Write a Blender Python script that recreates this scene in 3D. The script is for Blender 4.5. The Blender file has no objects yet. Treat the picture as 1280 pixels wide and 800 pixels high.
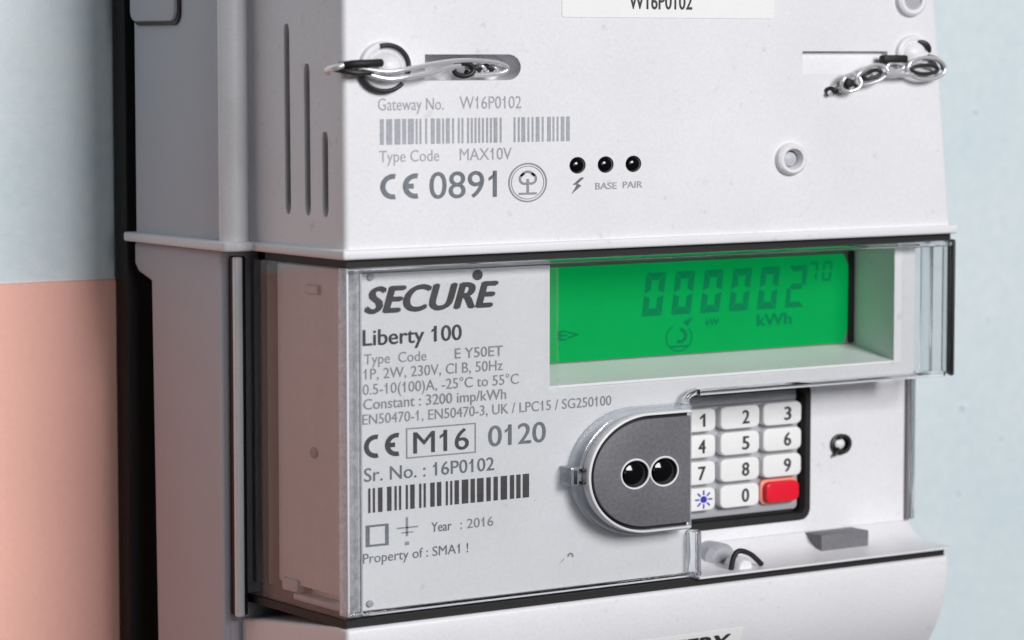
import bpy, bmesh, math, random
from mathutils import Vector, Matrix
random.seed(7)
MM = 0.001
R = math.radians
scene = bpy.context.scene
COL = scene.collection

# ------------------------------------------------------------------ camera, light, exposure
cam_d = bpy.data.cameras.new('camera'); cam = bpy.data.objects.new('camera', cam_d); COL.objects.link(cam)
cam.location = (-0.29768, -0.48302, 0.03638)
cam.rotation_euler = (R(90 - 4.912), 0, R(-34.725))
cam_d.sensor_width = 36; cam_d.lens = 3882.7 / 1280 * 36
cam_d.clip_start = 0.01; cam_d.clip_end = 50
cam_d.dof.use_dof = True; cam_d.dof.focus_distance = 0.60; cam_d.dof.aperture_fstop = 20
scene.camera = cam

world = bpy.data.worlds.new('World'); scene.world = world; world.use_nodes = True
bg = world.node_tree.nodes['Background']
bg.inputs['Color'].default_value = (0.86, 0.92, 1.0, 1); bg.inputs['Strength'].default_value = 0.035

def area(name, loc, target, size, power, color):
    d = bpy.data.lights.new(name, 'AREA'); d.shape = 'RECTANGLE'; d.size, d.size_y = size
    d.energy = power; d.color = color
    o = bpy.data.objects.new(name, d); COL.objects.link(o); o.location = loc
    o.rotation_euler = (Vector(target) - Vector(loc)).to_track_quat('-Z', 'Y').to_euler()
    return o
area('softbox_key', (0.34, -1.60, 0.62), (0.075, 0.03, -0.02), (0.64, 0.62), 28.5, (1.0, 0.985, 0.985))
area('added_fill', (-0.26, -1.60, 0.35), (0.0, 0.03, -0.02), (0.35, 0.9), 3.6, (0.97, 0.985, 1.0))  # added fill with no seen source, brightens the left ridge

scene.view_settings.view_transform = 'Standard'; scene.view_settings.look = 'None'
scene.view_settings.exposure = 0.0; scene.view_settings.gamma = 1

# ------------------------------------------------------------------ materials
def srgb(r, g, b):
    f = lambda c: (c/255/12.92) if c/255 <= 0.04045 else ((c/255+0.055)/1.055)**2.4
    return (f(r), f(g), f(b), 1)

def new_mat(name):
    m = bpy.data.materials.new(name); m.use_nodes = True
    nt = m.node_tree; nt.nodes.clear()
    out = nt.nodes.new('ShaderNodeOutputMaterial')
    return m, nt, out

def plastic(name, col, rough=0.4, grain=0.25, gscale=1800, var=0.05, bevel=0.25, spec=0.5, metal=0.0, dirt=0.0, streak=0):
    m, nt, out = new_mat(name)
    N, L = nt.nodes.new, nt.links.new
    b = N('ShaderNodeBsdfPrincipled'); L(b.outputs[0], out.inputs[0])
    tc = N('ShaderNodeTexCoord')
    n1 = N('ShaderNodeTexNoise'); n1.inputs['Scale'].default_value = gscale; n1.inputs['Detail'].default_value = 3
    n2 = N('ShaderNodeTexNoise'); n2.inputs['Scale'].default_value = 38; n2.inputs['Detail'].default_value = 6
    L(tc.outputs['Object'], n1.inputs['Vector'])
    if streak:
        mp = N('ShaderNodeMapping'); mp.inputs['Scale'].default_value = (streak, streak, 0.5)
        L(tc.outputs['Object'], mp.inputs[0]); L(mp.outputs[0], n2.inputs['Vector'])
    else: L(tc.outputs['Object'], n2.inputs['Vector'])
    add = N('ShaderNodeMath'); add.operation = 'ADD'; L(n1.outputs[0], add.inputs[0]); L(n2.outputs[0], add.inputs[1])
    mr = N('ShaderNodeMapRange'); mr.inputs[1].default_value = 0.6; mr.inputs[2].default_value = 1.4
    mr.inputs[3].default_value = 1 - var; mr.inputs[4].default_value = 1 + var * 0.6; L(add.outputs[0], mr.inputs[0])
    mx = N('ShaderNodeMix'); mx.data_type = 'RGBA'; mx.blend_type = 'MULTIPLY'; mx.inputs[0].default_value = 1
    mx.inputs[6].default_value = (col[0], col[1], col[2], 1); L(mr.outputs[0], mx.inputs[7])
    last = mx.outputs[2]
    if dirt > 0:
        n3 = N('ShaderNodeTexNoise'); n3.inputs['Scale'].default_value = 420; n3.inputs['Detail'].default_value = 5
        L(tc.outputs['Object'], n3.inputs['Vector'])
        r3 = N('ShaderNodeMapRange'); r3.inputs[1].default_value = 0.66; r3.inputs[2].default_value = 0.74
        r3.inputs[3].default_value = 0; r3.inputs[4].default_value = dirt; L(n3.outputs[0], r3.inputs[0])
        m3 = N('ShaderNodeMix'); m3.data_type = 'RGBA'; L(r3.outputs[0], m3.inputs[0])
        L(last, m3.inputs[6]); m3.inputs[7].default_value = (0.32, 0.31, 0.31, 1); last = m3.outputs[2]
    L(last, b.inputs['Base Color'])
    rr = N('ShaderNodeMapRange'); rr.inputs[3].default_value = rough - 0.06; rr.inputs[4].default_value = rough + 0.08
    L(n2.outputs[0], rr.inputs[0]); L(rr.outputs[0], b.inputs['Roughness'])
    b.inputs['Metallic'].default_value = metal; b.inputs['Specular IOR Level'].default_value = spec
    if bevel > 0:
        bv = N('ShaderNodeBevel'); bv.samples = 4; bv.inputs['Radius'].default_value = bevel * MM
    if grain > 0:
        bp = N('ShaderNodeBump'); bp.inputs['Strength'].default_value = grain; bp.inputs['Distance'].default_value = 0.00008
        L(n1.outputs[0], bp.inputs['Height'])
        if bevel > 0: L(bv.outputs[0], bp.inputs['Normal'])
        L(bp.outputs[0], b.inputs['Normal'])
    elif bevel > 0: L(bv.outputs[0], b.inputs['Normal'])
    return m

M = {}
M['white'] = plastic('white_plastic', (0.82, 0.82, 0.85), 0.42, grain=0.45, var=0.075, dirt=0.2)
M['plate'] = plastic('pale_grey_plate', (0.80, 0.80, 0.83), 0.38, var=0.08, dirt=0.22)
M['grey'] = plastic('grey_housing_plastic', (0.52, 0.53, 0.58), 0.46)
M['body'] = plastic('inner_body_plastic', (0.46, 0.45, 0.47), 0.32, grain=0.2, var=0.12, streak=5)
M['dark'] = plastic('dark_chassis', (0.022, 0.018, 0.02), 0.45, bevel=0)
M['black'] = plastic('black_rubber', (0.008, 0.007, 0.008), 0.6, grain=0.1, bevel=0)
M['port'] = plastic('speckled_grey_port', (0.155, 0.155, 0.17), 0.55, grain=0.9, gscale=1400, var=0.35, bevel=0.1)
M['lens'] = plastic('black_gloss_lens', (0.004, 0.004, 0.005), 0.08, grain=0, bevel=0, var=0)
M['rubber'] = plastic('grey_rubber_mat', (0.42, 0.43, 0.46), 0.5)
M['key'] = plastic('white_key', (0.86, 0.86, 0.86), 0.32, grain=0.1, bevel=0.2, var=0.03)
M['redkey'] = plastic('red_key', (0.80, 0.012, 0.035), 0.3, grain=0.1, bevel=0.2, var=0.03)
M['coral'] = plastic('coral_key_skirt', (0.86, 0.30, 0.24), 0.4, grain=0.1, bevel=0.1)
M['ink'] = plastic('dark_ink', (0.045, 0.04, 0.045), 0.5, grain=0, bevel=0, var=0.3)
M['inkg'] = plastic('grey_ink', (0.17, 0.19, 0.215), 0.5, grain=0, bevel=0, var=0.4)
M['inkf'] = plastic('faint_ink', (0.30, 0.31, 0.33), 0.5, grain=0, bevel=0, var=0.25)
M['inkp'] = plastic('pale_ink', (0.40, 0.42, 0.46), 0.5, grain=0, bevel=0, var=0.25)
M['inkb'] = plastic('blue_ink', (0.03, 0.03, 0.42), 0.5, grain=0, bevel=0, var=0)
M['steel'] = plastic('bright_wire', (0.86, 0.87, 0.89), 0.22, metal=0.55, grain=0.3, gscale=900, bevel=0)
M['paper'] = plastic('white_paper', (0.88, 0.88, 0.88), 0.6, bevel=0)
M['pink'] = plastic('pink_paint', (0.98, 0.53, 0.44), 0.5, grain=0.5, gscale=700, bevel=0)
M['lcdframe'] = plastic('display_frame', (0.22, 0.21, 0.22), 0.5, bevel=0)

# wall: pale blue eggshell paint with roller stipple
def wall_mat():
    m, nt, out = new_mat('pale_blue_wall_paint'); N, L = nt.nodes.new, nt.links.new
    b = N('ShaderNodeBsdfPrincipled'); L(b.outputs[0], out.inputs[0]); b.inputs['Roughness'].default_value = 0.6
    tc = N('ShaderNodeTexCoord')
    a = N('ShaderNodeTexNoise'); a.inputs['Scale'].default_value = 320; a.inputs['Detail'].default_value = 5; a.inputs['Roughness'].default_value = 0.65
    c = N('ShaderNodeTexNoise'); c.inputs['Scale'].default_value = 22; c.inputs['Detail'].default_value = 5
    L(tc.outputs['Object'], a.inputs['Vector']); L(tc.outputs['Object'], c.inputs['Vector'])
    r = N('ShaderNodeValToRGB'); r.color_ramp.elements[0].position = 0.35; r.color_ramp.elements[1].position = 0.65
    r.color_ramp.elements[0].color = (0.61, 0.725, 0.775, 1); r.color_ramp.elements[1].color = (0.73, 0.80, 0.825, 1)
    ad = N('ShaderNodeMath'); ad.operation = 'MULTIPLY_ADD'; ad.inputs[1].default_value = 0.5
    hf = N('ShaderNodeMath'); hf.operation = 'MULTIPLY'; hf.inputs[1].default_value = 0.5
    L(c.outputs[0], hf.inputs[0]); L(a.outputs[0], ad.inputs[0]); L(hf.outputs[0], ad.inputs[2]); L(ad.outputs[0], r.inputs[0])
    L(r.outputs[0], b.inputs['Base Color'])
    bp = N('ShaderNodeBump'); bp.inputs['Strength'].default_value = 0.6; bp.inputs['Distance'].default_value = 0.0004
    L(a.outputs[0], bp.inputs['Height']); L(bp.outputs[0], b.inputs['Normal'])
    return m
M['wall'] = wall_mat()

# clear polycarbonate, thin wall: see-through plus Fresnel reflection
def clear_mat(name, tint, haze, ior=1.5, nscale=500):
    m, nt, out = new_mat(name); N, L = nt.nodes.new, nt.links.new
    t = N('ShaderNodeBsdfTransparent'); t.inputs[0].default_value = tint
    g = N('ShaderNodeBsdfGlossy'); g.inputs['Roughness'].default_value = 0.08
    d = N('ShaderNodeBsdfTranslucent') ; d.inputs[0].default_value = (0.85, 0.88, 0.92, 1)
    d2 = N('ShaderNodeBsdfDiffuse'); d2.inputs[0].default_value = (0.82, 0.85, 0.90, 1)
    dm = N('ShaderNodeMixShader'); dm.inputs[0].default_value = 0.6; L(d.outputs[0], dm.inputs[1]); L(d2.outputs[0], dm.inputs[2])
    h = N('ShaderNodeMixShader')
    tc = N('ShaderNodeTexCoord'); n = N('ShaderNodeTexNoise'); n.inputs['Scale'].default_value = nscale; n.inputs['Detail'].default_value = 6
    L(tc.outputs['Object'], n.inputs['Vector'])
    mr = N('ShaderNodeMapRange'); mr.inputs[1].default_value = 0.4; mr.inputs[2].default_value = 0.7
    mr.inputs[3].default_value = haze * 0.6; mr.inputs[4].default_value = min(1, haze * 1.5); L(n.outputs[0], mr.inputs[0])
    L(mr.outputs[0], h.inputs[0]); L(t.outputs[0], h.inputs[1]); L(dm.outputs[0], h.inputs[2])
    lw = N('ShaderNodeLayerWeight'); lw.inputs['Blend'].default_value = 0.5     # Schlick, alike from both sides of the sheet
    pw = N('ShaderNodeMath'); pw.operation = 'POWER'; pw.inputs[1].default_value = 5; L(lw.outputs['Facing'], pw.inputs[0])
    f = N('ShaderNodeMath'); f.operation = 'MULTIPLY_ADD'; f.inputs[1].default_value = 0.95; f.inputs[2].default_value = ((ior-1)/(ior+1))**2
    L(pw.outputs[0], f.inputs[0])
    x = N('ShaderNodeMixShader'); L(f.outputs[0], x.inputs[0]); L(h.outputs[0], x.inputs[1]); L(g.outputs[0], x.inputs[2])
    L(x.outputs[0], out.inputs[0]); return m
M['clear'] = clear_mat('clear_polycarbonate', (0.985, 0.99, 0.99, 1), 0.02)
M['clearedge'] = clear_mat('clear_cover_edge', (0.93, 0.95, 0.96, 1), 0.70, 1.5, 800)

def glass_mat():
    m, nt, out = new_mat('clear_solid_edge'); N, L = nt.nodes.new, nt.links.new
    b = N('ShaderNodeBsdfPrincipled'); b.inputs['Base Color'].default_value = (0.93, 0.95, 0.97, 1)
    b.inputs['Transmission Weight'].default_value = 1; b.inputs['Roughness'].default_value = 0.05; b.inputs['IOR'].default_value = 1.5
    L(b.outputs[0], out.inputs[0]); return m
M['glass'] = glass_mat()
M['clearrim'] = clear_mat('clear_port_rim', (0.86, 0.89, 0.91, 1), 0.30, 1.6, 60)

def lcd_mat():
    m, nt, out = new_mat('green_backlit_display'); N, L = nt.nodes.new, nt.links.new
    b = N('ShaderNodeBsdfPrincipled'); b.inputs['Roughness'].default_value = 0.4
    b.inputs['Base Color'].default_value = (0.0, 0.15, 0.035, 1); b.inputs['Specular IOR Level'].default_value = 0.1
    tc = N('ShaderNodeTexCoord'); n = N('ShaderNodeTexNoise'); n.inputs['Scale'].default_value = 55; n.inputs['Detail'].default_value = 8; n.inputs['Roughness'].default_value = 0.7
    L(tc.outputs['Object'], n.inputs['Vector'])
    r = N('ShaderNodeValToRGB'); r.color_ramp.elements[0].color = (0.0, 0.29, 0.060, 1); r.color_ramp.elements[1].color = (0.0, 0.40, 0.09, 1)
    L(n.outputs[0], r.inputs[0]); L(r.outputs[0], b.inputs['Emission Color']); b.inputs['Emission Strength'].default_value = 0.57
    L(b.outputs[0], out.inputs[0]); return m
M['lcd'] = lcd_mat()
def seg_mat():
    m, nt, out = new_mat('dark_green_segment'); N, L = nt.nodes.new, nt.links.new
    b = N('ShaderNodeBsdfPrincipled'); b.inputs['Roughness'].default_value = 0.5
    b.inputs['Base Color'].default_value = (0.0, 0.07, 0.03, 1)
    b.inputs['Emission Color'].default_value = (0.0, 0.26, 0.085, 1); b.inputs['Emission Strength'].default_value = 0.5; b.inputs['Specular IOR Level'].default_value = 0.1
    L(b.outputs[0], out.inputs[0]); return m
M['seg'] = seg_mat()

# ------------------------------------------------------------------ helpers (all sizes in millimetres)
def root(name, loc, label, cat, group=None):
    o = bpy.data.objects.new(name, None); COL.objects.link(o); o.location = Vector(loc) * MM
    o.empty_display_size = 0.01
    o['label'] = label; o['category'] = cat
    if group: o['group'] = group
    return o

def world_loc(o):
    v = Vector((0, 0, 0))
    while o: v += o.location; o = o.parent
    return v

def smooth(bm, ang=38):
    for f in bm.faces: f.smooth = True
    for e in bm.edges:
        e.smooth = not (len(e.link_faces) != 2 or e.calc_face_angle(0) > R(ang))

def obj(name, bm, mat, parent=None, kind=None, label=None):
    """bm is in world millimetres; linked as one mesh object with its origin at its parent's origin"""
    bmesh.ops.recalc_face_normals(bm, faces=bm.faces)
    smooth(bm)
    off = world_loc(parent) if parent else Vector((0, 0, 0))
    me = bpy.data.meshes.new(name)
    for v in bm.verts: v.co = v.co * MM - off
    bm.to_mesh(me); bm.free()
    me.materials.append(M[mat])
    o = bpy.data.objects.new(name, me); COL.objects.link(o); o.parent = parent
    if kind: o['kind'] = kind
    if label: o['label'] = label
    return o

def flat(name, bm, mat, parent, label=None):   # print: keep normals as made
    off = world_loc(parent)
    me = bpy.data.meshes.new(name)
    for v in bm.verts: v.co = v.co * MM - off
    bm.to_mesh(me); bm.free(); me.materials.append(M[mat])
    o = bpy.data.objects.new(name, me); COL.objects.link(o); o.parent = parent
    if label: o['label'] = label
    return o

def bev(bm, w, seg=2, sel=None):
    ed = [e for e in bm.edges if (sel is None or sel(e)) and len(e.link_faces) == 2 and e.calc_face_angle(0) > R(20)]
    if ed and w > 0: bmesh.ops.bevel(bm, geom=ed, offset=w, segments=seg, affect='EDGES', profile=0.5, clamp_overlap=True)

def prism(pts, axis, a, b, bevel=0, seg=2, sel=None, bm=None):
    """pts in the plane across axis: axis y -> (x,z); axis x -> (y,z); axis z -> (x,y)"""
    own = bm or bmesh.new(); t = bmesh.new()
    def P(p, c):
        return {'y': (p[0], c, p[1]), 'x': (c, p[0], p[1]), 'z': (p[0], p[1], c)}[axis]
    A = [t.verts.new(P(p, a)) for p in pts]; B = [t.verts.new(P(p, b)) for p in pts]
    t.faces.new(A); t.faces.new(B[::-1]); n = len(pts)
    for i in range(n): t.faces.new((A[i], B[i], B[(i+1) % n], A[(i+1) % n]))
    bmesh.ops.recalc_face_normals(t, faces=t.faces)
    bev(t, bevel, seg, sel)
    me = bpy.data.meshes.new('tmp'); t.to_mesh(me); t.free(); own.from_mesh(me); bpy.data.meshes.remove(me)
    return own

def box(x0, x1, y0, y1, z0, z1, bevel=0, seg=2, bm=None, sel=None):
    return prism([(x0, z0), (x1, z0), (x1, z1), (x0, z1)], 'y', y0, y1, bevel, seg, sel, bm)

def rrect(x0, x1, z0, z1, r, n=6, rx=None):
    rx = rx or r; pts = []
    for cx, cz, a0 in ((x1-rx, z1-r, 0), (x0+rx, z1-r, 90), (x0+rx, z0+r, 180), (x1-rx, z0+r, 270)):
        for k in range(n+1):
            a = R(a0 + 90*k/n); pts.append((cx + rx*math.cos(a), cz + r*math.sin(a)))
    return pts

def lathe(cx, cz, prof, sx=1.2, n=40, bm=None):
    """profile [(radius, y)] turned about an axis along y; oval by sx"""
    bm = bm or bmesh.new(); rings = []
    for r, y in prof:
        if r < 1e-6: rings.append([bm.verts.new((cx, y, cz))])
        else: rings.append([bm.verts.new((cx + sx*r*math.cos(2*math.pi*k/n), y, cz + r*math.sin(2*math.pi*k/n))) for k in range(n)])
    for A, B in zip(rings, rings[1:]):
        for k in range(n):
            k2 = (k+1) % n
            if len(A) == 1 and len(B) == 1: continue
            if len(A) == 1: bm.faces.new((A[0], B[k], B[k2]))
            elif len(B) == 1: bm.faces.new((A[k], B[0], A[k2]))
            else: bm.faces.new((A[k], B[k], B[k2], A[k2]))
    return bm

def spline(P, n=8):
    P = [Vector(p) for p in P]; out = []
    for i in range(len(P)-1):
        a = P[max(i-1, 0)]; b = P[i]; c = P[i+1]; d = P[min(i+2, len(P)-1)]
        for k in range(n):
            t = k/n
            out.append(0.5*((2*b) + (c-a)*t + (2*a-5*b+4*c-d)*t*t + (3*b-a-3*c+d)*t**3))
    out.append(P[-1]); return out

def tube(P, r, bm=None, seg=10, closed=False, rad=None):
    bm = bm or bmesh.new(); P = [Vector(p) for p in P]; n = len(P); rings = []
    up = Vector((0.13, 0.31, 1)).normalized()
    for i in range(n):
        if closed: d = P[(i+1) % n] - P[i-1]
        else: d = P[min(i+1, n-1)] - P[max(i-1, 0)]
        d.normalize(); up = (up - d*up.dot(d)).normalized(); s = d.cross(up)
        rr = rad(i/(n-1)) if rad else r
        rings.append([bm.verts.new(P[i] + (up*math.cos(2*math.pi*k/seg) + s*math.sin(2*math.pi*k/seg))*rr) for k in range(seg)])
    m = n if closed else n-1
    for i in range(m):
        A, B = rings[i], rings[(i+1) % n]
        for k in range(seg): bm.faces.new((A[k], A[(k+1) % seg], B[(k+1) % seg], B[k]))
    if not closed: bm.faces.new(rings[0][::-1]); bm.faces.new(rings[-1])
    return bm

def cut(bm, cutters):
    """boolean difference, all in millimetres"""
    def mk(b, n):
        bmesh.ops.recalc_face_normals(b, faces=b.faces)
        me = bpy.data.meshes.new(n); b.to_mesh(me); b.free()
        o = bpy.data.objects.new(n, me); COL.objects.link(o); return o
    base = mk(bm, 'tmp_base'); cs = [mk(c, 'tmp_cut') for c in cutters]
    for c in cs:
        md = base.modifiers.new('b', 'BOOLEAN'); md.operation = 'DIFFERENCE'; md.solver = 'EXACT'; md.object = c
    dg = bpy.context.evaluated_depsgraph_get(); dg.update()
    me = bpy.data.meshes.new_from_object(base.evaluated_get(dg))
    out = bmesh.new(); out.from_mesh(me)
    for o in [base] + cs:
        d = o.data; bpy.data.objects.remove(o); bpy.data.meshes.remove(d)
    bpy.data.meshes.remove(me)
    bmesh.ops.dissolve_degenerate(out, dist=1e-5, edges=out.edges)
    return out

def text_bm(s, bold=0.0, spacing=1.0):
    c = bpy.data.curves.new('t', 'FONT'); c.body = s; c.size = 1; c.offset = bold; c.space_character = spacing
    c.resolution_u = 4
    o = bpy.data.objects.new('t', c); COL.objects.link(o)
    dg = bpy.context.evaluated_depsgraph_get(); dg.update()
    me = bpy.data.meshes.new_from_object(o.evaluated_get(dg))
    bm = bmesh.new(); bm.from_mesh(me)
    bpy.data.objects.remove(o); bpy.data.curves.remove(c); bpy.data.meshes.remove(me)
    return bm
def add_flags(s, bm, spacing):
    """gives every figure 1 its flag (the built-in font draws it as a bare bar)"""
    one = text_bm('1'); w = max(v.co.x for v in one.verts) - min(v.co.x for v in one.verts); one.free()
    for i, ch in enumerate(s):
        if ch != '1': continue
        p = text_bm(s[:i+1], 0, spacing); X = max(v.co.x for v in p.verts) - w; p.free()
        bm.faces.new([bm.verts.new((x, y, 0)) for x, y in ((X + w*.5, CAP), (X, CAP*0.86), (X - w*1.15, CAP*0.74), (X - w*1.15, CAP*0.62), (X, CAP*0.72), (X + w*.1, CAP*0.8))])
_t = text_bm('H'); CAP = max(v.co.y for v in _t.verts) - min(v.co.y for v in _t.verts); _t.free()

def text(name, s, x0, x1, z, h, y, mat, parent, bold=0.0, shear=0.0, spacing=1.0, ymap=None):
    bm = text_bm(s, 0, spacing); add_flags(s, bm, spacing)
    if bold > 0:                                       # heavier print: the outline laid down again, shifted
        me = bpy.data.meshes.new('tmp'); bm.to_mesh(me); n0 = len(bm.verts); k = 0
        for dx, dy in ((1, 0), (0.5, 0.5), (0.5, -0.5)):
            bm.from_mesh(me); bm.verts.ensure_lookup_table(); k += 1
            for v in bm.verts[n0*k:]: v.co += Vector((dx*2*bold, dy*bold, k))
        bpy.data.meshes.remove(me)
    xs = [v.co.x for v in bm.verts]; a, b = min(xs), max(xs)
    for v in bm.verts:
        X, Y = v.co.x, v.co.y
        zz = z + Y / CAP * h
        xx = x0 + (X - a) / (b - a) * (x1 - x0) + shear * (zz - z)
        v.co = Vector((xx, (ymap(zz) if ymap else y) - 0.006*v.co.z, zz))
    return flat(name, bm, mat, parent)

def arc(cx, cz, r0, r1, a0, a1, y, sx=1.2, n=24, bm=None):
    bm = bm or bmesh.new(); pr = None
    for k in range(n+1):
        a = R(a0 + (a1-a0)*k/n)
        p = (bm.verts.new((cx + sx*r0*math.cos(a), y, cz + r0*math.sin(a))), bm.verts.new((cx + sx*r1*math.cos(a), y, cz + r1*math.sin(a))))
        if pr: bm.faces.new((pr[0], pr[1], p[1], p[0]))
        pr = p
    return bm

def quad(x0, x1, z0, z1, y, bm=None):
    bm = bm or bmesh.new()
    bm.faces.new([bm.verts.new(p) for p in ((x0, y, z0), (x1, y, z0), (x1, y, z1), (x0, y, z1))]); return bm

def poly(pts, y, bm=None):
    bm = bm or bmesh.new(); bm.faces.new([bm.verts.new((p[0], y, p[1])) for p in pts]); return bm

def ce_mark(x, z, h, y, mat, parent):
    r = h/2; w = 0.2*h; bm = bmesh.new()
    arc(x + 1.2*r, z + r, r - w, r, 78, 282, y, bm=bm)
    arc(x + 1.2*r*2.75, z + r, r - w, r, 78, 282, y, bm=bm)
    quad(x + 1.2*r*1.85, x + 1.2*r*2.6, z + r - w/2, z + r + w/2, y - 0.01, bm)
    return flat('conformity_mark', bm, mat, parent)

def barcode(x0, x1, z0, z1, y, mat, parent, seed, gap=None, thin=0.45, tall=0):
    rnd = random.Random(seed); bm = bmesh.new(); x = x0
    while x < x1:
        w = rnd.choice((1, 1, 1, 2, 2, 3)) * thin
        if not (gap and gap[0] < x < gap[1]) and x + w <= x1 + 0.3: quad(x, x + w, z0, z1 , y, bm)
        x += w + rnd.choice((1, 1, 1.3, 2)) * thin
    return flat('barcode', bm, mat, parent)

# ------------------------------------------------------------------ setting: wall
WY = 85
bm = box(-1500, 1600, WY, WY + 60, -1300, 1300); wall = obj('wall', bm, 'wall', kind='structure')
bm = box(-1499, 60, WY - 0.8, WY + 1, -1299, -9.6, 0.3, 1); obj('pink_wall_band', bm, 'pink', kind='structure')
# small paint chips on the blue wall
bm = bmesh.new()
for cx, cz, r in ((233.0, -51.5, 1.2), (232, -73, 0.6), (214, -92, 0.5), (241, -30, 0.4), (246, -60, 0.5), (225, 4, 0.5), (236, 22, 0.6)):
    n = 9; P = [(cx + r*1.3*math.cos(6.283*k/n)*random.uniform(.7, 1.2), cz + 0.7*r*math.sin(6.283*k/n)*random.uniform(.6, 1.2)) for k in range(n)]
    prism(P, 'y', WY - 0.5, WY + 0.5, bm=bm)
obj('paint_blobs', bm, 'wall', parent=wall, kind='stuff')

# black board added for the deep contact shadow between meter and wall
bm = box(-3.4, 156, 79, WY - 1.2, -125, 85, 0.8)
o = obj('shadow_gap_board', bm, 'black'); o['label'] = 'black board standing in for the contact shadow, a thin dark strip between the meter housing and the wall'; o['category'] = 'shadow strip'

# ------------------------------------------------------------------ gateway unit (upper housing)
G = root('gateway_unit', (75, 77, 0), 'white communications gateway housing with barcode and three indicator lamps, above the clear-fronted meter', 'gateway unit')
TOP = 78
# front cover with drafted right side
fc = bmesh.new()
def xr(z): return 149.2 - 0.103*max(z, 0)
V = [fc.verts.new(p) for p in ((0, 0, 0.2), (xr(0), 0, 0.2), (xr(TOP), 0, TOP), (-0.4, 0, TOP), (0, 37, 0.2), (xr(0), 37, 0.2), (xr(TOP), 37, TOP), (-0.4, 37, TOP))]
for f in ((0,1,2,3), (5,4,7,6), (4,0,3,7), (1,5,6,2), (3,2,6,7), (4,5,1,0)): fc.faces.new([V[i] for i in f])
bmesh.ops.recalc_face_normals(fc, faces=fc.faces)
bev(fc, 1.1, 4, lambda e: abs(e.verts[0].co.z - e.verts[1].co.z) > 40 and e.verts[0].co.y < 1)
cutters = []
cutters.append(prism([(17.5, 31.3), (36, 31.3)] + [(36.2 + 2.9*math.sin(R(a)), 33.7 - 2.4*math.cos(R(a))) for a in range(0, 181, 15)] + [(17.5, 36.1)], 'y', -2, 6))
cutters.append(prism([(-1, 36.7), (1.6, 36.7), (0.05, 32.2), (-1, 32.2)], 'x', 108.3, 131))
for y0, z1 in ((20.2, 41.8), (13.0, 34.4), (6.7, 21.9)):
    cutters.append(prism([(y0-1.0, z1-1), (y0-0.6, z1), (y0+0.6, z1), (y0+1.0, z1-1), (y0+1.0, 7.3), (y0+0.5, 6.3), (y0-0.5, 6.3), (y0-1.0, 7.3)], 'x', -3, 1.3))
for x in (52.4, 59.1, 65.8):
    cutters.append(lathe(x, 14.9, [(0, -1), (1.6, -1), (1.6, 1.5), (0, 1.5)], n=24))
cutters.append(lathe(105.6, 15.1, [(0, -1), (2.0, -1), (2.0, 3), (0, 3)], n=32))
fc = cut(fc, cutters)
front = obj('front_cover', fc, 'white', G)
# thin dark strips set inside the side slots, painting in their shade
bm = bmesh.new()
for y0, z1 in ((20.2, 41.8), (13.0, 34.4), (6.7, 21.9)):
    box(0.85, 1.2, y0-0.55, y0+0.55, 8, z1-1.5, bm=bm)
    o = obj('vent_slot', bm, 'dark', G); bm = bmesh.new()
bm.free()
# rear housing: wider, rounded front edge
bm = box(-4.4, 154, 36.9, 72.6, 0.3, TOP, 0)
bev(bm, 1.0, 3, lambda e: abs(e.verts[0].co.z - e.verts[1].co.z) > 40 and e.verts[0].co.y < 40)
obj('rear_housing', bm, 'grey', G)
bm = prism([(-5.6, 36.8), (-6.0, 35.6), (-5.5, 33.9), (-4.2, 32.9), (-2.6, 32.8), (-1.2, 33.6), (-0.05, 35.0), (-0.05, 36.8)], 'z', 0.45, TOP)
obj('corner_ridge', bm, 'white', G)
# rim around the bottom
rim_pts = [(-0.9, -0.9), (150.4, -0.9), (150.4, 35.6), (155.3, 35.6), (155.3, 75.6), (-5.9, 75.6), (-6.6, 33.0), (-4.4, 31.6), (-0.9, 32.0)]
bm = prism(rim_pts, 'z', -1.35, 0.5, 0.45, 3); obj('rim', bm, 'white', G)
# latch tab on the far left side
bm = prism(rrect(54, 72.6, 42.6, 60, 2.2), 'x', -5.6, -4.0, 0.5); t_ = obj('latch_tab', bm, 'grey', G)
bm = prism(rrect(53.2, 72.4, 41.8, 61, 2.6), 'x', -4.9, -4.2); obj('latch_gap', bm, 'dark', t_)
# indicator lamps
for x in (52.4, 59.1, 65.8):
    bm = lathe(x, 14.9, [(1.62, 1.2), (1.6, 0.35), (1.25, -0.15), (0.7, -0.45), (0, -0.55)], n=28)
    obj('indicator_lamp', bm, 'lens', G)
# screw boss
bm = lathe(105.2, 15.1, [(3.3, 0.05), (3.15, -0.9), (2.7, -1.35), (2.1, -1.3), (1.85, -0.7), (1.8, 1.6), (0, 1.8)], n=44)
sb = obj('screw_boss', bm, 'white', G)
bm = lathe(105.4, 15.1, [(1.5, 1.2), (1.4, 0.2), (0.9, -0.2), (0, -0.3)], n=28); obj('plug', bm, 'grey', sb)
bm = lathe(137.0, 47.2, [(3.4, 0.05), (3.2, -0.9), (2.7, -1.3), (2.0, -1.2), (1.6, 0.3), (0, 0.5)], n=36); sb2 = obj('screw_boss', bm, 'white', G)
bm = lathe(137.0, 46.6, [(1.9, -0.2), (1.7, -0.9), (0, -1.0)], n=24); obj('plug', bm, 'rubber', sb2)
# paper sticker at the top
bm = prism(rrect(48.6, 100.8, 43.2, 68, 0.6), 'y', -0.12, 0.02); st = obj('sticker', bm, 'paper', G)
text('printed_text', 'W16P0102', 64.5, 80.0, 44.9, 3.0, -0.17, 'ink', st, 0.02)
for x0, x1 in ((52, 62), (83, 97)):
    flat('printed_text', quad(x0, x1, 49.5, 50.1, -0.17), 'inkf', st)
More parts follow.
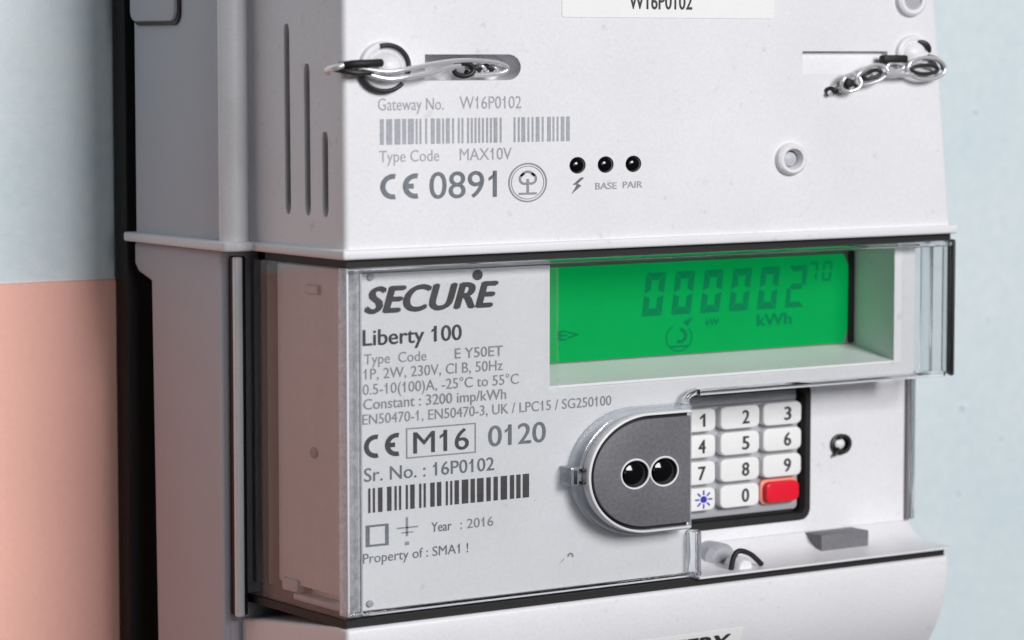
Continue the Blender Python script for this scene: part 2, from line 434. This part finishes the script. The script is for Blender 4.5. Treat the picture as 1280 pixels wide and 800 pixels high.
# prints on the front cover
PY = -0.06
text('printed_text', 'Gateway No.', 7.2, 21.6, 25.9, 2.2, PY, 'inkp', G)
text('printed_text', 'W16P0102', 25.2, 39.2, 26.0, 2.3, PY, 'inkp', G)
barcode(7.6, 51.3, 19.6, 24.3, PY, 'inkp', G, 5, gap=(35.2, 37.0), thin=0.42)
text('printed_text', 'Type Code', 7.4, 20.6, 16.4, 2.1, PY, 'inkp', G)
text('printed_text', 'MAX10V', 25.2, 37.0, 16.4, 2.2, PY, 'inkp', G)
ce_mark(7.6, 9.5, 4.7, PY, 'inkg', G)
text('printed_text', '0891', 18.4, 33.6, 9.4, 4.9, PY, 'inkg', G, 0.006)
bm = arc(40.7, 11.9, 3.45, 3.75, 0, 360, PY, n=48); arc(40.7, 11.9, 3.05, 3.2, 0, 360, PY, n=48, bm=bm)
arc(40.7, 12.6, 1.1, 1.6, 20, 160, PY, bm=bm); arc(40.0, 12.6, 0.7, 1.15, 90, 300, PY, bm=bm); arc(41.5, 12.6, 0.7, 1.15, -120, 90, PY, bm=bm)
quad(40.4, 41.0, 9.9, 12.6, PY - .01, bm); quad(38.6, 42.8, 9.6, 10.0, PY - .02, bm)
flat('approval_mark', bm, 'inkf', G)
bm = poly([(53.2, 12.6), (51.2, 11.2), (52.2, 11.2), (50.9, 9.4), (53.3, 11.0), (52.4, 11.4), (54.0, 12.5)], PY); flat('flash_symbol', bm, 'inkg', G)
text('printed_text', 'BASE', 56.6, 61.8, 10.2, 1.25, PY, 'inkp', G, 0.02)
text('printed_text', 'PAIR', 63.2, 68.0, 10.3, 1.25, PY, 'inkp', G, 0.02)

# ------------------------------------------------------------------ meter
E = root('electricity_meter', (75, 77, -70), 'grey electricity meter with clear cover, green lit display and number keypad, below the gateway housing', 'electricity meter')
# rear base (behind, left side in view)
bm = prism([(39.5, -1.5), (76, -1.5), (76, -6.2), (74.5, -7.8), (69, -9.4), (67, -125), (39.5, -125)], 'x', -3.6, 153.4)
bev(bm, 1.6, 4, lambda e: abs(e.verts[0].co.x - e.verts[1].co.x) < 1)
obj('rear_base', bm, 'grey', E)
# dark chassis between base and inner body
obj('chassis', box(4.5, 149, 23, 40, -68.5, -2, 0), 'dark', E)
# inner body block, side seen through the clear cover
bm = box(1.9, 45, 4.1, 30.0, -64.5, -3.4, 0)
bev(bm, 3.2, 6, lambda e: e.verts[0].co.y > 20 and e.verts[1].co.y > 20)
obj('inner_body', bm, 'body', E)
obj('inner_shelf', box(1.5, 45, 5, 22, -67.4, -66.2, 0.3), 'rubber', E)
for y0, z0, z1, m_ in ((32.2, -66, -4, 'lcdframe'), (35.0, -60, -6, 'dark'), (37.6, -66.5, -3.5, 'lcdframe')):
    obj('chassis_rib', box(2.6, 4.6, y0, y0 + 0.8, z0, z1, 0.2), m_, E)
for zc, yc in ((-38.5, 14.5),):
    obj('moulding_dimple', prism([(yc + 1.4*math.cos(6.283*k/20), zc + 1.1*math.sin(6.283*k/20)) for k in range(20)], 'x', 1.7, 2.2, 0.12), 'lcdframe', E)
obj('inner_clip', box(1.3, 3, 12, 17, -8.6, -6.8, 0.4), 'body', E)
obj('inner_clip', box(1.3, 3, 20, 26, -66, -63.5, 0.5), 'rubber', E)
# face plate with the display window (L-shaped)
fp = [(4.4, -3.0), (142, -3.0), (142, -30.8), (82.2, -30.8), (82.2, -67.4), (4.4, -67.4)]
bm = prism(fp, 'y', 3, 19.6)
c = bmesh.new()
A = [c.verts.new(p) for p in ((47.0, 0, -2.9+.3), (136.1, 0, -2.9+.3), (136.1, 0, -28.5), (47.0, 0, -28.5))]
A2 = [c.verts.new(p) for p in ((48.0, 3, -3.5), (136.3, 3, -3.5), (136.3, 3, -27.7), (48.0, 3, -27.7))]
B = [c.verts.new(p) for p in ((50, 18, -4.3), (137.6, 18, -4.3), (137.6, 18, -25.3), (50, 18, -25.3))]
c.faces.new(A); c.faces.new(B)
for P, Q in ((A, A2), (A2, B)):
    for i in range(4): c.faces.new((P[i], P[(i+1) % 4], Q[(i+1) % 4], Q[i]))
bm = cut(bm, [c])
plate = obj('face_plate', bm, 'plate', E)
# display
bm = box(50.2, 137.5, 17.6, 17.98, -25.2, -4.4); disp = obj('display', bm, 'lcdframe', E)
bm = prism([(50.4, -25.0), (134.9, -25.0), (135.9, -22), (136.0, -8.5), (134.6, -6.0), (50.4, -6.0)], 'y', 17.3, 17.6); obj('green_screen', bm, 'lcd', disp)
bm = box(136.1, 137.4, 16.8, 17.58, -25.0, -5.2, 0.3); obj('dark_strip', bm, 'black', disp)
# seven-segment digits
SEG = {'0': 'abcdef', '2': 'abged', '3': 'abgcd', '1': 'bc', '7': 'abc'}
def digit(ch, x, z, w, h, t=0.9, y=17.22, sl=0.14):
    bm = bmesh.new(); g = 0.18
    S = {'a': [(0, h), (w, h), (w-t, h-t), (t, h-t)], 'd': [(0, 0), (t, t), (w-t, t), (w, 0)],
         'f': [(0, h/2+g), (0, h-g), (t, h-t-g), (t, h/2+t/2)], 'e': [(0, g), (0, h/2-g), (t, h/2-t/2), (t, t+g)],
         'b': [(w, h/2+g), (w, h-g), (w-t, h-t-g), (w-t, h/2+t/2)], 'c': [(w, g), (w, h/2-g), (w-t, h/2-t/2), (w-t, t+g)],
         'g': [(t*.6, h/2), (t, h/2+t/2), (w-t, h/2+t/2), (w-t*.6, h/2), (w-t, h/2-t/2), (t, h/2-t/2)]}
    for s in SEG[ch]: poly([(x + px + sl*pz, z + pz) for px, pz in S[s]], y, bm)
    return flat('digit', bm, 'seg', disp)
for i, ch in enumerate('000002'):
    digit(ch, 81.0 + i*7.5, -16.8 , 5.0, 8.8, 1.55 if i < 5 else 1.2)
for i, ch in enumerate('70'): digit(ch, 124.6 + i*3.9, -11.6, 2.5, 4.2, 0.6)
text('display_symbol', 'kWh', 111.0, 120.4, -20.2, 2.4, 17.2, 'seg', disp, 0.03)
text('display_symbol', 'kW', 97.5, 101.0, -19.4, 1.3, 17.2, 'seg', disp, 0.03)
text('display_symbol', 'E>', 60.0, 65.2, -20.6, 1.9, 17.2, 'seg', disp, 0.04)
bm = arc(90.6, -21.6, 2.6, 2.85, 120, 400, 17.2); arc(90.8, -21.2, 0.9, 1.6, -120, 90, 17.2, bm=bm)
poly([(91.5, -18.4), (94.2, -17.4), (92.8, -19.4)], 17.2, bm); quad(88, 93, -23.6, -23.2, 17.21, bm)
flat('display_symbol', bm, 'seg', disp)

# printing on the face plate
Y = 2.93
text('brand_lettering', 'SECURE', 5.7, 34.6, -11.6, 4.7, Y, 'ink', plate, 0.048, 0.33, 1.02)
bm = arc(31.2, -5.5, 0, 1.0, 0, 360, Y); flat('brand_dot', bm, 'ink', plate)
text('printed_text', 'Liberty 100', 5.5, 27.6, -17.6, 2.9, Y, 'ink', plate, 0.018)
text('printed_text', 'Type  Code', 5.8, 19.6, -21.1, 1.9, Y, 'inkf', plate)
text('printed_text', 'E Y50ET', 26.0, 37.0, -21.1, 1.9, Y, 'inkf', plate, 0.01)
text('printed_text', '1P, 2W, 230V, Cl B, 50Hz', 5.7, 37.0, -23.9, 1.95, Y, 'inkf', plate, 0.004)
text('printed_text', '0.5-10(100)A, -25°C to 55°C', 5.5, 40.7, -26.75, 1.95, Y, 'inkf', plate, 0.004)
text('printed_text', 'Constant : 3200 imp/kWh', 5.6, 37.8, -29.5, 1.95, Y, 'inkf', plate, 0.012)
text('printed_text', 'EN50470-1, EN50470-3, UK / LPC15 / SG250100', 5.4, 62.8, -32.3, 1.9, Y, 'inkf', plate, 0.006)
ce_mark(5.7, -38.7, 4.4, Y, 'ink', plate)
text('printed_text', 'M16', 16.6, 29.2, -38.5, 4.0, Y, 'ink', plate, 0.008)
bm = bmesh.new()
for q in ((15.0, 30.8, -39.35, -39.1), (15.0, 30.8, -33.85, -33.6), (15.0, 15.3, -39.1, -33.85), (30.5, 30.8, -39.1, -33.85)): quad(*q, Y, bm)
flat('mark_frame', bm, 'inkf', plate)
text('printed_text', '0120', 33.6, 47.1, -38.4, 3.9, Y, 'inkg', plate, 0.012)
text('printed_text', 'Sr. No. : 16P0102', 5.7, 35.0, -43.0, 2.5, Y, 'inkg', plate, 0.008)
barcode(6.6, 44.4, -48.9, -44.3, Y, 'ink', plate, 23, thin=0.5)
bm = bmesh.new()
for q in ((6.0, 11.1, -55.3, -54.9), (6.0, 11.1, -51.6, -51.2), (6.0, 6.9, -54.9, -51.6), (10.3, 11.1, -54.9, -51.6)): quad(*q, Y, bm)
flat('insulation_symbol', bm, 'inkg', plate)
bm = bmesh.new()
for q in ((14.9, 15.4, -54.0, -50.4), (12.9, 17.6, -52.5, -52.2), (13.9, 16.6, -53.4, -53.15), (14.7, 15.6, -55.7, -55.0)): quad(*q, Y, bm)
flat('earth_symbol', bm, 'inkf', plate)
text('printed_text', 'Year', 20.6, 25.2, -53.7, 1.8, Y, 'inkg', plate, 0.012)
text('printed_text', ': 2016', 27.2, 34.8, -53.7, 1.8, Y, 'inkf', plate, 0.006)
text('printed_text', 'Property of : SMA1 !', 5.4, 29.0, -58.3, 1.8, Y, 'inkg', plate, 0.004)
bm = arc(53.0, -61.2, 0.25, 0.6, -40, 200, Y); poly([(50.0, -62.8), (51.6, -61.5), (51.4, -61.9)], Y, bm); flat('arrow_print', bm, 'inkf', plate)

# keypad panel, set back (L-shaped, right half)
pts = [(80, -30.95), (142.2, -30.95), (142.2, -3.2), (149.4, -3.2), (149.4, -64), (80, -64)]
bm = prism(pts, 'y', 14, 38)
bm = cut(bm, [prism(rrect(83.5, 122.3, -60.6, -33.0, 1.8), 'y', 12, 17.2), lathe(131.1, -46.1, [(0, 12), (2.2, 12), (2.2, 16), (0, 16)], n=32)])
obj('keypad_panel', bm, 'plate', E)
bm = prism(rrect(83.0, 122.9, -61.3, -32.2, 2.4), 'y', 13.7, 17.0, 0.0)
bm = cut(bm, [prism(rrect(84.2, 121.5, -59.9, -33.6, 1.5), 'y', 12, 18.5)])
obj('keypad_frame', bm, 'black', E)
obj('keypad_backing', box(83.6, 122.2, 16.9, 17.15, -60.5, -33.1), 'black', E)
obj('keypad_shade_bar', box(84.4, 120.2, 15.2, 16.8, -35.9, -33.5, 0.3), 'rubber', E)  # grey bar standing in for the shadow strip above the keys
bm = prism(rrect(84.3, 121.2, -59.2, -36.0, 1.0), 'y', 15.9, 16.85, 0.25); obj('keypad_mat', bm, 'rubber', E)
def key_mesh(w, h, d=2.0, r=1.2):
    return prism(rrect(-w/2, w/2, -h/2, h/2, r, 6, r*1.3), 'y', -d, 0, 0.35, 3)
kx = (92.6, 104.2, 115.5); kz = (-38.55, -43.95, -49.45, -54.9)
names = ['123', '456', '789', '*0#']
def key_obj(cx, cz, mat, w=10.3, h=4.75, d=2.0, shared={}):
    k = (mat, w, h)
    if k not in shared:
        b = key_mesh(w, h, d)
        bmesh.ops.recalc_face_normals(b, faces=b.faces); smooth(b)
        for v in b.verts: v.co *= MM
        me = bpy.data.meshes.new('key'); b.to_mesh(me); b.free(); me.materials.append(M[mat]); shared[k] = me
    o = bpy.data.objects.new('key', shared[k]); COL.objects.link(o); o.parent = E
    o.location = Vector((cx, 15.95, cz)) * MM - E.location
    return o
for r_ in range(4):
    for c_ in range(3):
        ch = names[r_][c_]; x, z = kx[c_], kz[r_]
        if ch == '#':
            k = key_obj(x, z, 'redkey', 8.9, 4.3, 2.3); k['label'] = 'red key'
            bm = prism(rrect(x-5.1, x+5.1, z-2.65, z+2.65, 1.4), 'y', 15.0, 15.9, 0.3); obj('key_skirt', bm, 'coral', k)
            continue
        k = key_obj(x, z, 'key')
        if ch == '*':
            k['label'] = 'white key with a blue symbol'
            bm = bmesh.new()
            for a in range(0, 360, 45):
                ca, sa = math.cos(R(a)), math.sin(R(a))
                p = lambda u, v: (x + 2.0 + 1.2*(u*ca - v*sa), z + (u*sa + v*ca))
                poly([p(0.95, -0.18), p(1.9, -0.16), p(1.9, 0.16), p(0.95, 0.18)], 13.9, bm)
            arc(x + 2.0, z, 0, 0.72, 0, 360, 13.89, bm=bm); flat('symbol', bm, 'inkb', k)
        else:
            dx = {0: 1.5, 1: 1.4, 2: 1.3}[c_]
            if ch == '1':
                flat('number', poly([(x+1.7, z-1.35), (x+2.35, z-1.35), (x+2.35, z+1.35), (x+1.85, z+1.35), (x+0.9, z+0.65), (x+0.9, z+0.2), (x+1.7, z+0.6)], 13.9), 'ink', k)
            else: text('number', ch, x + dx - (0.7 if ch == '1' else 1.0), x + dx + (0.6 if ch == '1' else 1.0), z - 1.35, 2.7, 13.9, 'ink', k, 0.03)
# round sealed stud at the right of the keypad
bm = lathe(131.1, -46.1, [(2.25, 14.05), (2.2, 13.5), (1.95, 13.4), (1.75, 14.2), (1.7, 15.6), (0, 15.8)], n=36); sd = obj('stud_socket', bm, 'dark', E)
bm = lathe(130.9, -46.0, [(1.15, 15.7), (1.1, 13.6), (0.7, 13.2), (0, 13.1)], n=24); obj('stud', bm, 'plate', sd)
bm = tube([(131.4 + 1.9*math.cos(R(a)), 13.2, -46 + 1.7*math.sin(R(a))) for a in range(-150, 130, 12)], 0.45); obj('stud_ring', bm, 'black', sd)
bm = tube([(128.9, 13.2, -48.4), (130.2, 13.2, -47.2), (131.6, 13.1, -47.6)], 0.35); obj('stud_tail', bm, 'dark', sd)

# sloping ledge under the keypad panel
lp = [(14, -63.9), (13.2, -64.6), (12.0, -65.9), (10, -67.0), (7, -67.7), (3, -67.95), (-0.3, -67.85), (-0.3, -68.3), (14, -68.3)]
bm = prism(lp, 'x', 82.4, 150.6)
obj('ledge', bm, 'plate', E)
obj('ledge_block', box(121.6, 134.6, 8.4, 13.97, -67.9, -64.05, 0.15), 'port', E)
# locking lug and arch on the ledge
bm = tube(spline([(93.6, 3.6, -68), (94.2, 3.6, -65.6), (95.6, 3.6, -64.3), (98.6, 3.6, -65.2), (101.6, 3.6, -67.6)], 6), 0.55); obj('seal_eyelet', bm, 'black', E)
bm = lathe(96.8, -67.6, [(0, 2.6), (1.3, 2.8), (1.9, 3.8), (1.9, 7)], n=24); obj('lug', bm, 'plate', E)
bm = lathe(95.8, -66.8, [(0, 8.6), (2.4, 8.8), (3.3, 10), (3.3, 14)], n=32); obj('lug', bm, 'rubber', E)

# optical port: D-shaped, raised
def dshape(cx, cz, rx, rz, xr_, n=36, dz=0):
    P = [(xr_, cz + rz), ]
    for k in range(n+1):
        a = R(90 + 180*k/n); P.append((cx + rx*math.cos(a), cz + rz*math.sin(a)))
    P.append((xr_, cz - rz)); return P
bm = prism(dshape(67.6, -45.4, 15.5, 12.5, 80.0), 'y', -1.0, 3.2, 0.5); obj('port_flange', bm, 'clearrim', E)
bm = prism(dshape(67.6, -45.4, 14.75, 11.85, 78.2), 'y', -3.2, -0.9, 0.4)
bm = cut(bm, [prism(dshape(67.6, -45.4, 14.15, 11.3, 82), 'y', -5, -1.8)])
pr = obj('optical_port', bm, 'plate', E)
bm = prism(dshape(67.6, -45.4, 14.1, 11.25, 77.7), 'y', -2.1, -1.7); obj('port_gap', bm, 'black', pr)
bm = prism(dshape(67.6, -45.4, 13.4, 10.6, 78.0), 'y', -3.0, -2.05, 0.25)
bm = cut(bm, [lathe(x, -45.4, [(0, -5), (2.75, -5), (2.75, -0.5), (0, -0.5)], n=36) for x in (64.2, 71.3)])
pf = obj('port_face', bm, 'port', pr)
for x in (64.2, 71.3):
    bm = lathe(x, -45.4, [(2.72, -2.2), (0, -2.19)], n=36); obj('port_hole', bm, 'black', pr)
    bm = lathe(x - 0.1, -45.3, [(2.2, -2.2), (2.0, -2.9), (1.2, -3.3), (0, -3.4)], n=28); obj('port_lens', bm, 'lens', pr)
    bm = tube([(x + 1.2*2.85*math.cos(R(a)), -3.0, -45.4 + 2.85*math.sin(R(a))) for a in range(0, 360, 10)], 0.24, closed=True, seg=8); obj('port_hole_rim', bm, 'white', pr)
# side catch of the port
bm = box(50.2, 54.0, -1.0, 3, -47.1, -43.3, 0.35); ct = obj('port_catch', bm, 'clearrim', E)
obj('catch_bar', box(51.0, 51.6, -1.3, -0.8, -46.6, -43.9, 0.1), 'dark', ct)
obj('catch_bar', box(52.2, 54.0, -2.2, -0.9, -46.6, -46.0, 0.1), 'dark', ct)
obj('catch_bar', box(52.2, 54.0, -2.2, -0.9, -44.2, -43.6, 0.1), 'dark', ct)

# clear cover: front sheet, side sheet, solid edges
cc = [(0.2, -2.9), (149.8, -2.9), (149.8, -30.9), (82.6, -30.9), (82.6, -67.5), (0.2, -67.5)]
bm = bmesh.new()
# front sheet (0.9 thick) with openings for the display and the port
sheet = prism(cc, 'y', 0.0, 0.9)
sheet = cut(sheet, [box(48.0, 136.4, -2, 3, -27.9, -3.6), prism(dshape(67.6, -45.4, 16.0, 13.0, 90), 'y', -2, 3)])
cover = obj('clear_cover', sheet, 'clear', E)
obj('clear_side', box(0.0, 0.9, 0.95, 42.5, -68.0, -2.9), 'clear', cover)
obj('clear_side', box(149.0, 150.0, 0.95, 20, -30.9, -2.9), 'clear', cover)
# thick corner column at the left, frosted with wear
bm = prism([(0.05, 0.0), (3.3, 0.0), (3.3, 2.9), (0.05, 2.9)], 'z', -67.6, -2.95, 0.35, 3); obj('cover_corner', bm, 'clearedge', cover)
for x in (0.35, 3.2):
    obj('cover_rib', box(x - 0.22, x + 0.22, -0.22, 0.35, -67.5, -3.0, 0.15), 'white' if x < 1 else 'inkp', cover)
# edge rods (solid clear plastic)
obj('cover_edge', box(0.2, 149.6, -0.45, 0.9, -4.0, -2.95, 0.35, 3), 'glass', cover)
obj('cover_edge', box(0.2, 83, -0.45, 0.9, -67.55, -66.7, 0.3, 3), 'glass', cover)
obj('cover_edge', box(82.0, 148, -0.5, 1.2, -31.4, -30.2, 0.4, 3), 'glass', cover)
obj('cover_edge', box(148.5, 149.9, -0.5, 2.0, -31.0, -2.9, 0.5, 4), 'glass', cover)
obj('cover_edge', box(143.4, 144.3, -0.3, 3.0, -30.2, -3.9, 0.3, 3), 'glass', cover)
obj('cover_edge', box(149.4, 150.4, -0.5, 0.9, -31.4, -2.6, 0.4, 3), 'dark', cover)
obj('cover_edge', box(81.4, 83.0, -0.35, 3.2, -67.5, -58.6, 0.4, 3), 'glass', cover)
obj('cover_edge', box(149.5, 150.2, 13.0, 20, -63.8, -31.5, 0.25, 3), 'lcdframe', cover)
obj('cover_edge', box(150.3, 152.2, 13.4, 20, -63.8, -31.5, 0.5, 3), 'glass', cover)
bm = tube(spline([(79.4, 1.0, -35.5), (79.4, 1.0, -33), (80.2, 1.0, -31.4), (82.2, 1.0, -30.6)], 6), 0.75); obj('cover_edge', bm, 'glass', cover)
# side flange strips, seen at the left
obj('flange_strip', box(-2.9, -1.2, 35.4, 36.8, -72.5, -2.6, 0.4, 3), 'white', cover)
obj('flange_groove', box(-2.0, 0.3, 36.9, 43.0, -72.5, -2.6, 0.3), 'dark', cover)
# small dark screws at cover corners
for p in ((7.2, -4.9), (6.8, -66.0)):
    bm = lathe(p[0], p[1], [(0.7, 2.98), (0.6, 2.6), (0, 2.5)], n=16); obj('corner_pin', bm, 'rubber', E)

# black strips filling the seams above and below, for their shadow lines
obj('seam_shade_strip', box(0.6, 149.6, 0.5, 30, -2.85, -1.3), 'black', E)
obj('seam_shade_strip', box(0.4, 149.2, 0.9, 38, -69.9, -68.35), 'black', E)

# terminal cover (lowest)
def yprof(z):
    t = max(0.0, -73.0 - z); return 0.022*t*t
def lower_profile():
    P = [(0, -69.75), (0, -73)]
    z = -74.0
    while z >= -104: P.append((yprof(z) if z > -92 else yprof(-92) + (-92 - z)*1.0, z)); z -= 1.5
    return P + [(44, -104), (44, -73.8), (30, -72.4), (12, -70.6), (4, -69.8)]
bm = prism(lower_profile(), 'x', 0, 149.8)
bev(bm, 0.8, 3, lambda e: e.calc_face_angle(0) > R(50))
tcv = obj('terminal_cover', bm, 'white', E)
obj('cover_flange', box(-2.4, -0.2, 39, 44, -110, -73.6, 0.6, 3), 'grey', tcv)
# sticker following its curve
bm = bmesh.new(); pv = None
for k in range(9):
    z = -79.4 - k*1.2; yy = yprof(z) - 0.1
    p = (bm.verts.new((58, yy, z)), bm.verts.new((94.6, yy, z)))
    if pv: bm.faces.new((pv[0], pv[1], p[1], p[0]))
    pv = p
sk = obj('sticker', bm, 'paper', tcv)
text('printed_text', 'BATTERY', 64, 91.4, -84.0, 3.5, 0, 'ink', sk, 0.04, 0.1, ymap=lambda z: yprof(z) - 0.16)

# ------------------------------------------------------------------ wire seals on the gateway front
def twist(P, r, pitch, n=10):
    c = spline(P, n); out = [[], []]; d = 0.0
    for i, p in enumerate(c):
        if i: d += (c[i] - c[i-1]).length
        t = (c[min(i+1, len(c)-1)] - c[max(i-1, 0)]).normalized()
        u = t.cross(Vector((0, 1, 0))).normalized(); v = t.cross(u)
        for k in (0, 1):
            a = 2*math.pi*d/pitch + math.pi*k; out[k].append(p + (u*math.cos(a) + v*math.sin(a))*r)
    return out

S = root('wire_seal', (8, 0, 33.7), 'bright wire seal hooked round the left corner and running into the rounded slot', 'security seal', 'wire seals on the gateway front')
bm = lathe(8.6, 33.9, [(4.7, -0.03), (4.5, -0.7), (3.9, -1.0), (3.4, -0.8), (3.0, -0.35), (2.2, -1.6), (1.2, -2.6), (0, -2.9)], n=44); obj('seal_button', bm, 'white', S)
bm = tube([(8.6 + 1.2*3.9*math.cos(R(a)), -1.0, 33.9 + 3.9*math.sin(R(a))) for a in range(-20, 110, 8)], 0.5); obj('seal_ring', bm, 'dark', S)
bm = tube([(8.0 + 1.2*4.3*math.cos(R(a)), -1.0, 33.6 + 4.2*math.sin(R(a))) for a in range(190, 320, 8)], 0.45); obj('seal_ring', bm, 'dark', S)
bm = tube(spline([(2.5, -2.0, 33.6), (7, -3.6, 33.0), (12, -3.8, 33.6), (17, -2.8, 34.3), (23, -1.2, 34.9), (29, 0.2, 35.0), (34, 0.6, 34.6), (36.6, 0.8, 33.6), (35.0, 1.0, 32.6), (29, 1.0, 32.2)], 8), 0.46); obj('wire', bm, 'steel', S)
bm = tube(spline([(2.0, -1.6, 33.2), (7, -3.0, 31.7), (12, -3.4, 32.1), (17, -2.8, 32.6), (21, -1.8, 33.6), (24.5, -1.2, 34.0)], 8), 0.46); obj('wire', bm, 'steel', S)
bm = tube([(26.4 + 2.2*math.cos(R(a)), 0.4 , 33.3 + 1.2*math.sin(R(a))) for a in range(-170, 170, 12)], 0.5); obj('wire_loop', bm, 'dark', S)
a_, b_ = twist([(28, 2.2, 33.2), (31, 2.0, 33.6), (35, 2.4, 33.4)], 0.5, 3.0); bm = tube(a_, 0.4); obj('wire_end', bm, 'steel', S); bm = tube(b_, 0.4); obj('wire_end', bm, 'dark', S)
bm = tube(spline([(6.4, -2.4, 34.6), (3.0, -3.0, 34.5), (0.4, -2.6, 34.4), (-1.6, -0.8, 34.0)], 6), 0.75); obj('crimp', bm, 'black', S)
bm = tube(spline([(4.6, -2.4, 32.9), (1.4, -2.6, 32.8), (-1.2, -1.4, 33.2), (-1.8, 1.2, 33.6)], 6), 0.55); obj('crimp', bm, 'dark', S)
bm = tube(spline([(-1.0, -1.6, 34.2), (-2.4, -1.0, 33.8), (-3.0, 1.0, 33.4), (-2.0, 2.6, 32.9)], 6), 0.6); obj('wire_tip', bm, 'steel', S)

S2 = root('wire_seal', (140, 0, 34), 'twisted wire seal hanging down to the left from its button near the right edge', 'security seal', 'wire seals on the gateway front')
bm = lathe(137.8, 36.2, [(3.9, -0.03), (3.7, -0.7), (3.2, -1.0), (2.6, -0.8), (1.5, -2.0), (0, -2.3)], n=40); obj('seal_button', bm, 'white', S2)
bm = tube([(138.0 + 1.2*3.2*math.cos(R(a)), -1.1, 36.0 + 2.8*math.sin(R(a))) for a in range(10, 90, 8)], 0.55, rad=lambda t: 0.25 + 0.5*math.sin(math.pi*t)); obj('seal_ring', bm, 'dark', S2)
bm = tube([(139.8 + 5.2*math.cos(R(a)), -2.2, 33.2 + 2.3*math.sin(R(a))) for a in range(0, 360, 10)], 0.42, closed=True); obj('wire_loop', bm, 'steel', S2)
bm = tube([(140.0 + 5.2*math.cos(R(a)), -1.4, 33.3 + 2.4*math.sin(R(a))) for a in range(-10, 85, 8)], 0.5); obj('wire_loop', bm, 'black', S2)
bm = tube([(140.0 + 3.6*math.cos(R(a)), -1.6, 33.0 + 0.9*math.sin(R(a))) for a in range(0, 360, 12)], 0.4, closed=True); obj('wire_loop', bm, 'dark', S2)
bm = box(128.2, 134.8, -2.4, -0.4, 34.3, 36.0, 0.5); obj('crimp', bm, 'black', S2)
bm = tube(spline([(136, -2.2, 31.9), (132, -2.6, 31.9), (128, -2.8, 32.0)], 6), 0.48); obj('wire', bm, 'steel', S2)
bm = tube([(131.6 + 2.2*math.cos(R(a)), -1.8, 33.6 + 0.9*math.sin(R(a))) for a in range(0, 360, 14)], 0.42, closed=True); obj('wire_loop', bm, 'steel', S2)
# chain-like links hanging down-left
def link(cx, cz, L_, W_, ang, r, y, mat):
    P = []
    for a in range(0, 360, 12):
        u, v = L_*math.cos(R(a)), W_*math.sin(R(a))
        P.append((cx + 1.15*(u*math.cos(R(ang)) - v*math.sin(R(ang))), y + 0.3*math.sin(R(2*a)), cz + u*math.sin(R(ang)) + v*math.cos(R(ang))))
    b = tube(P, r, closed=True); return obj('wire_link', b, mat, S2)
link(124.6, 32.0, 3.9, 1.7, 17, 0.38, -2.4, 'steel'); link(124.9, 32.0, 2.2, 0.7, 17, 0.4, -2.2, 'dark')
link(119.0, 30.4, 2.3, 1.7, 14, 0.38, -2.6, 'steel')
bm = lathe(118.6, 30.3, [(1.0, -2.0), (0.8, -3.0), (0, -3.2)], n=20); obj('wire_knot', bm, 'black', S2)
a_, b_ = twist([(122.5, -1.6, 30.6), (118.0, -1.4, 29.4), (114.4, -0.8, 28.6)], 0.55, 2.6)
obj('wire_end', tube(a_, 0.45), 'steel', S2); obj('wire_end', tube(b_, 0.45), 'dark', S2)
